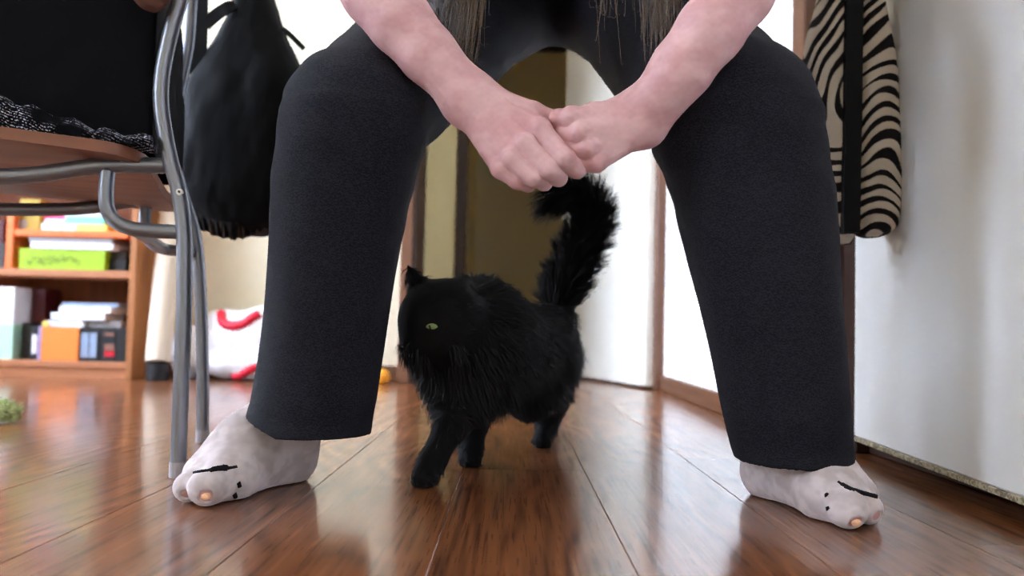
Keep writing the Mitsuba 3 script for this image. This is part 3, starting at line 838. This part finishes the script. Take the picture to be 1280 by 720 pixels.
footL = foot_parts(heel=(-.287, 1.145, .033), toe=(-.326, .973, .021), lat=(-.3525, .990, .017), ank=(-.272, 1.122, .095), shin=(-.225, 1.06, .30), med=-1)
footR = foot_parts(heel=(.336, 1.120, .033), toe=(.357, .938, .021), lat=(.3865, .960, .017), ank=(.340, 1.095, .095), shin=(.30, 1.03, .30), med=1)
KL, KR = P(442, 150, 1.035), P(920, 152, 1.045)                  # knees
HL, HR, PV = P(615, -5, 1.5), P(778, -2, 1.5), P(699, -48, 1.55)   # hip joints, pelvis
CH, NK, HD = np.array([.06, 1.22, .98]), np.array([.06, 1.08, 1.12]), np.array([.06, .97, 1.21])
SHL, SHR = np.array([-.12, 1.20, 1.02]), np.array([.24, 1.20, 1.02])
ELL, ELR = P(445, -48, 1.0), P(948, -48, .945)


def body_sdf(p):
    d = [chain(p, [(-.272, 1.122, .095), (-.226, 1.07, .24), KL, HL], [.034, .048, .055, .075], .02),
         chain(p, [(.340, 1.095, .095), (.295, 1.04, .24), KR, HR], [.034, .048, .055, .075], .02)]
    tr = blend([cone(p, HL, PV, .075, .075), cone(p, HR, PV, .075, .075), cone(p, PV + [0, .03, .05], CH + [0, .05, -.1], .08, .11), cone(p, CH + [-.06, .02, -.03], CH + [.06, .02, -.03], .12, .12), cone(p, SHL, SHR, .055, .055)], .06)
    head = blend([ball(p, HD + [0, .01, .02], (.076, .094, .098)), ball(p, HD + [0, -.035, -.045], (.055, .062, .062)), ball(p, HD + [0, -.088, -.018], (.014, .022, .022)),
                  ball(p, HD + [0, -.062, -.075], (.026, .03, .022)), ball(p, HD + [.078, .01, -.01], (.010, .02, .032)), ball(p, HD + [-.078, .01, -.01], (.010, .02, .032)),
                  ball(p, HD + [0, -.086, -.052], (.024, .010, .007))], .02)
    d += [smin(tr, smin(cone(p, CH + [0, 0, .04], NK, .06, .05), smin(cone(p, NK, HD, .05, .05), head, .03), .04), .05),
          cone(p, SHL, ELL, .048, .037), cone(p, SHR, ELR, .048, .037)]
    return blend(d, .03)


torso = nets(body_sdf, [-.42, .80, .05], [.50, 1.72, 1.36], .009)
feet = [nets(lambda p: footL(p, -.0022), [-.43, .92, 0], [-.20, 1.20, .16], .0032), nets(lambda p: footR(p, -.0022), [.27, .88, 0], [.46, 1.20, .16], .0032)]
scene['person'] = ply(cat_(arms + [torso] + feet), 'm_skin', True)
tag('person', 'barefaced figure cut off at the arms, in dark trousers and worn pale socks, bending forward with hands clasped between spread knees', 'person')
labels['person']['label'] = 'person in dark trousers and worn pale socks bending over the cat with hands clasped'
for s in (-1, 1):
    e = trimesh.creation.icosphere(2, .011); e.apply_translation(HD + [s * .032, -.078, .012]); add('person__eye', e, 'm_white', True)

# trousers: wide straight legs (rows: height in the picture, left, right, distance, half depth), thighs back to the hips
def rows3(rs):
    out = []
    for y, a, b, Y, ry in rs:
        A, B = P(a, y, Y), P(b, y, Y)
        out.append([(A[2] + B[2]) / 2, (A[0] + B[0]) / 2, (B[0] - A[0]) / 2, Y, ry])
    out = np.array(out)[::-1] if out[0][0] > out[-1][0] else np.array(out)
    return out.astype(np.float32)
legL = rows3([(540, 307, 463, 1.09, .082), (520, 311, 466, 1.09, .080), (500, 317, 470, 1.085, .080), (450, 325, 477, 1.08, .081), (380, 332, 489, 1.07, .082), (300, 338, 502, 1.06, .084), (240, 341, 514, 1.05, .086), (190, 346, 526, 1.04, .086), (150, 355, 529, 1.035, .081)])
legR = rows3([(577, 921, 1065, 1.06, .080), (556, 914, 1063, 1.06, .078), (520, 906, 1060, 1.05, .078), (450, 892, 1056, 1.045, .079), (380, 877, 1051, 1.04, .081), (300, 855, 1046, 1.04, .084), (240, 838, 1041, 1.045, .088), (190, 818, 1031, 1.045, .094), (150, 818, 1022, 1.045, .096)])


def leg_d(p, r, grow=0.0, top=True):
    z = p[:, 2]
    g = lambda k: np.interp(z, r[:, 0], r[:, k]).astype(np.float32)
    cx, rx, cy, ry = g(1), g(2) + grow, g(3), g(4) + grow
    q = np.sqrt(((p[:, 0] - cx) / rx) ** 2 + ((p[:, 1] - cy) / ry) ** 2)
    d = (q - 1) * np.minimum(rx, ry)
    return np.maximum(d, np.maximum(r[0, 0] - z, z - r[-1, 0] - .005)) if top else d


TILT = {0: (.10, .0), 1: (-.03, .0)}
def trousers_sdf(p):
    a = smin(leg_d(p, legL), smin(ball(p, KL, .081), cone(p, KL, HL, .080, .112), .01), .012)
    b = smin(leg_d(p, legR), smin(ball(p, KR, .096), cone(p, KR, HR, .094, .110), .01), .012)
    hip = blend([cone(p, HL, PV, .106, .110), cone(p, HR, PV, .106, .110), cone(p, PV, PV + [0, .02, .10], .118, .12)], .05)
    d = blend([a, b, hip], .035)
    for r, z0 in ((legL, legL[0, 0]), (legR, legR[0, 0])):
        hollow = np.maximum(leg_d(p, r, -.007, False), p[:, 2] - z0 - .16)
        near = np.abs(p[:, 0] - r[0, 1]) < .2
        d = np.where(near, np.maximum(d, -hollow), d)
    # the left hem rides up over the instep on its outer side
    cut = legL[0, 0] + .022 * np.clip((-.265 - p[:, 0]) / .06, 0, 1) - p[:, 2]
    return np.where(p[:, 0] < 0, np.maximum(d, cut), d)


tm = nets(trousers_sdf, [-.36, .86, .03], [.44, 1.72, .88], .0036)
v = np.array(tm.vertices); n = vnormals(tm)
fold = (meshkit.fbm(v * [9, 9, 4] + 20, 3, 2) - .5) * .009
low = np.clip((.22 - v[:, 2]) / .16, 0, 1)
fold += low * (meshkit.fbm(v * [26, 26, 12] + 3, 2, 5) - .5) * .006
kn_ = np.minimum(np.linalg.norm(v - KL, axis=1), np.linalg.norm(v - KR, axis=1))
fold += np.exp(-((kn_ - .10) / .05) ** 2) * .0008 * np.sin(v[:, 2] * 130 + v[:, 0] * 40 + 5 * meshkit.noise(v * 12, 4))
for r, sgn in ((legL, -1), (legR, 1)):        # both faces of the hollow legs move together
    m_ = (v[:, 2] < r[0, 0] + .22) & (np.sign(v[:, 0] - .04) == sgn)
    rad = np.stack([v[:, 0] - np.interp(v[:, 2], r[:, 0], r[:, 1]), v[:, 1] - np.interp(v[:, 2], r[:, 0], r[:, 3]), v[:, 0] * 0], 1)
    rad /= np.linalg.norm(rad, axis=1, keepdims=True) + 1e-9
    n[m_] = rad[m_]
tm.vertices = v + n * fold[:, None]
add('person__trousers', tm, 'm_trousers', True, label='loose dark charcoal trousers')

# shirt over the bent back, short sleeves
def shirt_sdf(p):
    tr = blend([cone(p, PV + [0, 0, .06], CH + [0, .05, -.1], .128, .140), cone(p, CH + [-.06, .02, -.03], CH + [.06, .02, -.03], .135, .135), cone(p, SHL, SHR, .066, .066)], .05)
    a, b = SHL + (ELL - SHL) * .55, SHR + (ELR - SHR) * .55
    d = smin(tr, np.minimum(cone(p, SHL, a, .066, .070), cone(p, SHR, b, .066, .070)), .03)
    return np.maximum(d, np.linalg.norm((p - (NK + CH) / 2), axis=1) * -1 + .085)


sh = ruffle(nets(shirt_sdf, [-.45, .9, .55], [.55, 1.78, 1.25], .008), .012, 10, 3)
add('person__shirt', sh, 'm_shirt', True, label='dark short-sleeved shirt')

# hair: cap and long locks falling forward
locks = []
rh = np.random.default_rng(11)
def lock(tip, n_, spread, w):
    for i in range(n_):
        a = rh.uniform(0, 2 * np.pi); s = 1 if tip[0] > HD[0] else -1
        st = HD + [s * rh.uniform(.03, .078), rh.uniform(-.03, .06), rh.uniform(-.02, .09)]
        e = np.array(tip) + rh.normal(size=3) * [spread, .018, .03]
        mid1 = st * .66 + e * .34 + [s * .02, -.02, .02] + rh.normal(size=3) * .008
        mid2 = st * .3 + e * .7 + [0, -.01, 0] + rh.normal(size=3) * .008
        pts = spline([st, mid1, mid2, e, e + [rh.normal() * .006, rh.normal() * .004, -.02]], 4)
        locks.append(tube(pts, np.linspace(w, w * .25, len(pts)), 4, caps=False))
for px, py, n_ in ((585, 22, 90), (572, 34, 80), (560, 18, 60), (537, 2, 50), (545, 26, 40), (812, 8, 40), (822, 26, 70), (836, 20, 40), (832, 38, 40), (760, -25, 40)):
    lock(P(px, py - 8, 1.07), n_, .010, .0007)
cap = nets(lambda p: np.maximum(ball(p, HD + [0, .015, .025], (.088, .104, .106)), -(ball(p, HD + [0, -.11, -.05], (.066, .09, .105)))), HD - .13, HD + .15, .007)
add('person__hair', cap, 'm_hair', True, label='long dark blond hair')
add('person__hair__locks', cat_(locks), 'm_hair', kind='stuff')


# socks, worn through at the toes
def trace(sdf, px, py):
    d = P(px, py, 1.0) - EYE; d = d / np.linalg.norm(d)
    t = .75
    for _ in range(80):
        s = float(sdf((EYE + d * t)[None].astype(np.float32))[0]); t += s * .8
        if abs(s) < 1e-4: break
    return EYE + d * t


for sdf, lo, hi, holes, prints, pads in (
        (footL, [-.43, .92, 0], [-.15, 1.22, .20], [((257, 622), .0080), ((231.5, 619), .0060)],
         [[(243, 590.5), (252, 589)], [(252, 589), (263, 587.5)], [(262, 588.5), (268, 587), (275, 586.5), (283, 586)], [(266, 586.5), (277, 584.5), (284, 584)], [(284, 585.3), (296, 583.3)], [(279, 584), (280, 582)]],
         [[(298, 603), (299.5, 608)], [(293, 617), (294.5, 621)]]),
        (footR, [.22, .88, 0], [.48, 1.20, .20], [((1071, 655), .0080), ((1098.5, 647), .0066)],
         [[(1048, 602.5), (1054, 607)], [(1053, 606), (1061, 610.5), (1068, 613.5)], [(1056, 609.5), (1064, 613)], [(1068, 613), (1080, 617), (1095, 621)], [(1056, 606.5), (1059, 609)]],
         [[(1033, 618.5), (1034, 619.5)], [(1034.5, 634), (1035.5, 637)]])):
    hp = [(trace(sdf, *q), r) for q, r in holes]
    def sock_sdf(p, sdf=sdf, hp=hp):
        d = sdf(p)
        for c, r in hp:
            d = np.maximum(d, r - np.linalg.norm((p - c.astype(np.float32)), axis=1))
        return np.maximum(d, p[:, 2] - .19)
    m = nets(sock_sdf, lo, hi, .0021)
    sv = np.array(m.vertices); sn = vnormals(m)
    lift = np.clip(sv[:, 2] / .02, 0, 1)
    m.vertices = sv + sn * (lift * (meshkit.fbm(sv * [70, 45, 70], 2, 6) - .5) * .0012)[:, None]
    k = add('person__sock', m, 'm_sock', True, label='pale worn sock with toe holes and a black print')
    pr = []
    for grp, w in ((prints, .0028), (pads, .0026)):
        for seg in grp:
            q = np.array(seg, float)
            tt = np.linspace(0, len(q) - 1, 5 * (len(q) - 1) + 1)
            qq = np.stack([np.interp(tt, np.arange(len(q)), q[:, j]) for j in (0, 1)], 1)
            pts = np.array([trace(sdf, a, b) for a, b in qq])
            pr.append(tube(pts, w * (.6 if len(seg) == 2 and grp is prints else 1), 8))
    add(k + '__print', cat_(pr), 'm_print', label='black rifle-shaped print' if grp is pads else None)
    c, r = hp[0]
    nl = trimesh.creation.icosphere(2, 1.0); nl.apply_scale([.0052, .0036, .0042]); nl.apply_translation(c + [0, .0015, 0.001])
    add('person__toenail', nl, 'm_nail', True)

# ------------------------------------------------------------------ cat
CX = lambda px, py, Y: np.asarray(P(px, py, Y), np.float32)
hd = CX(551, 400, 1.155)
tailp = [CX(697, 412, 1.53), CX(701, 375, 1.55), CX(717, 332, 1.55), CX(733, 292, 1.54), CX(739, 264, 1.53), CX(730, 246, 1.52), CX(709, 243, 1.51), CX(692, 252, 1.50)]
tails = [.022, .025, .026, .026, .023, .019, .016, .011]
tailc = spline(tailp, 3).astype(np.float32)
tailr = np.interp(np.linspace(0, 1, len(tailc)), np.linspace(0, 1, len(tails)), tails)
nose_dir = np.array([-.74, -.56, -.36], np.float32); nose_dir /= np.linalg.norm(nose_dir)
side = np.cross(nose_dir, [0, 0, 1]).astype(np.float32); side /= np.linalg.norm(side)
upv = np.cross(side, nose_dir).astype(np.float32)
def hp_(a, b, c):   # head frame: along nose, to the cat's right, up
    return hd + nose_dir * a + side * b + upv * c
paw = lambda px, py: np.array([*P(px, py, CAM_H * F / (py - (412 + (px - 640) * .0245)))[:2], .0], np.float32)
f1, f2, h1 = paw(531, 605), paw(588, 580), paw(677, 557)
h2 = h1 + np.float32([.006, .10, 0])


def cat_sdf(p):
    sh_, ru, mid = CX(606, 432, 1.29), CX(676, 440, 1.50), CX(640, 437, 1.40)
    d = [ball(p, sh_, (.072, .09, .080)), ball(p, ru, (.062, .085, .076)), ball(p, mid, (.066, .11, .074)), ball(p, CX(598, 398, 1.29), (.04, .06, .05)),
         cone(p, CX(588, 440, 1.24), hd, .058, .046), ball(p, CX(585, 455, 1.22), (.055, .055, .066))]
    d = blend(d, .05)
    head = [ball(p, hd, (.050, .050, .047)), cone(p, hp_(.025, 0, -.014), hp_(.048, 0, -.018), .026, .017), ball(p, hp_(.036, .014, -.020), .014), ball(p, hp_(.036, -.014, -.020), .014),
            cone(p, hp_(.03, 0, -.030), hp_(.040, 0, -.034), .014, .011), ball(p, hp_(.012, .030, -.016), .024), ball(p, hp_(.012, -.030, -.016), .024), ball(p, hp_(.034, 0, .004), (.012, .02, .016))]
    d = smin(d, blend(head, .016), .03)
    for s, (ex, ey, eY) in ((1, (510, 333, 1.15)), (-1, (581, 344, 1.19))):
        base, tip = hp_(-.004, s * .030 , .036), CX(ex, ey, eY)
        base = base * .6 + (hd + (tip - hd) * .62) * .4
        e = np.minimum(cone(p, base + side * .013, tip, .008, .0025), cone(p, base - side * .013, tip, .008, .0025))
        e = smin(e, cone(p, base - upv * .008, base * .35 + tip * .65, .016, .006), .008)
        d = smin(d, e, .012)
    up4 = np.float32([0, 0, 1])
    legs = [chain(p, [CX(592, 455, 1.23), CX(575, 508, 1.20), f1 + np.float32([.030, .03, .075]), f1 + np.float32([.006, .012, .026]), f1 + np.float32([0, -.004, .014])], [.042, .030, .021, .0165, .0165], .012),
            chain(p, [CX(602, 460, 1.30), CX(592, 505, 1.32), f2 + np.float32([.004, .012, .065]), f2 + np.float32([0, .004, .026]), f2 + np.float32([0, -.010, .013])], [.042, .030, .021, .0165, .016], .012),
            chain(p, [CX(668, 450, 1.47), CX(662, 492, 1.44), h1 + np.float32([.022, .050, .072]), h1 + np.float32([.010, .020, .03]), h1 + np.float32([.0, -.012, .013])], [.055, .042, .022, .0165, .0155], .012),
            chain(p, [CX(684, 450, 1.55), CX(676, 492, 1.56), h2 + np.float32([.022, .050, .072]), h2 + np.float32([.010, .020, .03]), h2 + np.float32([.0, -.012, .013])], [.055, .042, .022, .0165, .0155], .012)]
    for l in legs:
        d = smin(d, l, .025)
    for a in (f1, f2, h1, h2):
        for k in (-1, 0, 1):
            d = smin(d, ball(p, a + np.float32([k * .009, -.016 + .003 * abs(k), .010]), (.0075, .013, .0095)), .004)
    d = smin(d, chain(p, tailc, tailr, .01), .012)
    return np.maximum(d, .0005 - p[:, 2])


cm = nets(cat_sdf, [-.20, 1.03, 0], [.19, 1.74, .48], .0040)
scene['cat'] = ply(cm, 'm_fur_skin', True)
tag('cat', 'fluffy black cat with a raised curled tail walking between the legs of the person', 'cat')
# fur: short blades on the whole body, long on tail, ruff and breeches
ct = trimesh.Trimesh(cm.vertices, cm.faces, process=False)
rf = np.random.default_rng(21)
area = ct.area_faces; pr_ = area / area.sum()
NB = 42000
fi = rf.choice(len(pr_), NB, p=pr_)
w = rf.dirichlet((1, 1, 1), NB)
tri = np.array(ct.vertices)[np.array(ct.faces)[fi]]
pos = (tri * w[..., None]).sum(1); nor = np.array(ct.face_normals)[fi]
on_tail = (pos[:, 1] > 1.45) & (pos[:, 2] > np.interp(pos[:, 0], [.0, .2], [.245, .235]))
dist_t = np.linalg.norm(pos[:, None] - tailc[None, ::2], axis=2); it = dist_t.argmin(1)
on_tail &= dist_t.min(1) < .036
tdir = np.gradient(tailc, axis=0)[::2][it]; tdir /= np.linalg.norm(tdir, axis=1, keepdims=True)
is_head = np.linalg.norm(pos - hd, axis=1) < .062
low_leg = (pos[:, 2] < .085)
flow = np.tile(np.array([.15, .62, -.75]), (NB, 1))
flow[is_head] = -nose_dir * .9 + np.array([0, 0, -.2])
flow[low_leg] = [0, .1, -1]
flow[on_tail] = tdir[on_tail] * .85
ln = np.full(NB, .017) * rf.uniform(.7, 1.25, NB)
ln[is_head] *= .42; ln[low_leg] *= .5
ln[on_tail] = rf.uniform(.026, .046, on_tail.sum())
belly = (~on_tail) & (~is_head) & (~low_leg) & ((nor[:, 2] < -.2) | (pos[:, 1] > 1.52))
ln[belly] *= 1.35
# keep hair off the face by the eyes and nose
faceq = (pos - hd) @ nose_dir > .034
ln[is_head & faceq] *= .5
lift = np.where(on_tail, .95, np.where(is_head | low_leg, .35, .55))
d_ = flow - nor * (flow * nor).sum(1, keepdims=True)
d_ /= np.linalg.norm(d_, axis=1, keepdims=True) + 1e-9
d_ = d_ + nor * lift[:, None] + rf.normal(size=(NB, 3)) * .16
clump = np.stack([meshkit.noise(pos * 70, 100 + k) - .5 for k in range(3)], 1)
d_ = d_ + clump * np.where(on_tail, 1.3, .7)[:, None]
d_ /= np.linalg.norm(d_, axis=1, keepdims=True)
sdv = np.cross(d_, nor + rf.normal(size=(NB, 3)) * .4); sdv /= np.linalg.norm(sdv, axis=1, keepdims=True) + 1e-9
wd = np.where(on_tail, .0011, .0009)[:, None]
root = pos - nor * .002
m1 = root + d_ * (ln * .55)[:, None]
tip = root + d_ * ln[:, None] + (flow * .12 + np.array([0, 0, -.10])) * ln[:, None]
for q in (m1, tip): q[:, 2] = np.maximum(q[:, 2], .001)
V = np.stack([root - sdv * wd, root + sdv * wd, m1 - sdv * wd * .8, m1 + sdv * wd * .8, tip], 1).reshape(-1, 3)
b5 = (np.arange(NB) * 5)[:, None]
Fc = np.vstack([b5 + [0, 1, 3], b5 + [0, 3, 2], b5 + [2, 3, 4]])
scene['cat__fur'] = ply((V, Fc), 'm_fur', True)
tag('cat__fur', kind='stuff')
# eyes, nose
for s in (1, -1):
    c = None
    tgt = hp_(.0, s * .027, .006)
    q = tgt.copy()
    for _ in range(60):
        ds = float(cat_sdf(q[None])[0])
        if ds > -.0016: break
        q = q + (nose_dir + s * side * .35) / np.linalg.norm(nose_dir + s * side * .35) * max(-ds, .0006) * .8
    e = trimesh.creation.icosphere(3, 1.0); e.apply_scale([.0086, .0042, .0036])
    M = np.eye(4); dv = (nose_dir + s * side * .35); dv /= np.linalg.norm(dv); sx_ = np.cross(dv, [0, 0, 1]); sx_ /= np.linalg.norm(sx_)
    M[:3, 0], M[:3, 1], M[:3, 2], M[:3, 3] = sx_, dv, np.cross(sx_, dv), q + dv * (.0012 if s < 0 else -.0022)
    e.apply_transform(M)
    k = add('cat__eye', e, 'm_eye', True, label='pale green half-closed eye')
    pu = trimesh.creation.icosphere(2, 1.0); pu.apply_scale([.0014, .001, .0030]); M[:3, 3] = q + dv * (.0050 if s < 0 else .0016); pu.apply_transform(M)
    add(k + '__pupil', pu, 'm_pupil', True)
nz = trimesh.creation.icosphere(2, 1.0); nz.apply_scale([.005, .005, .004]); nz.apply_translation(hp_(.066, 0, -.012)); add('cat__nose', nz, 'm_nose', True)
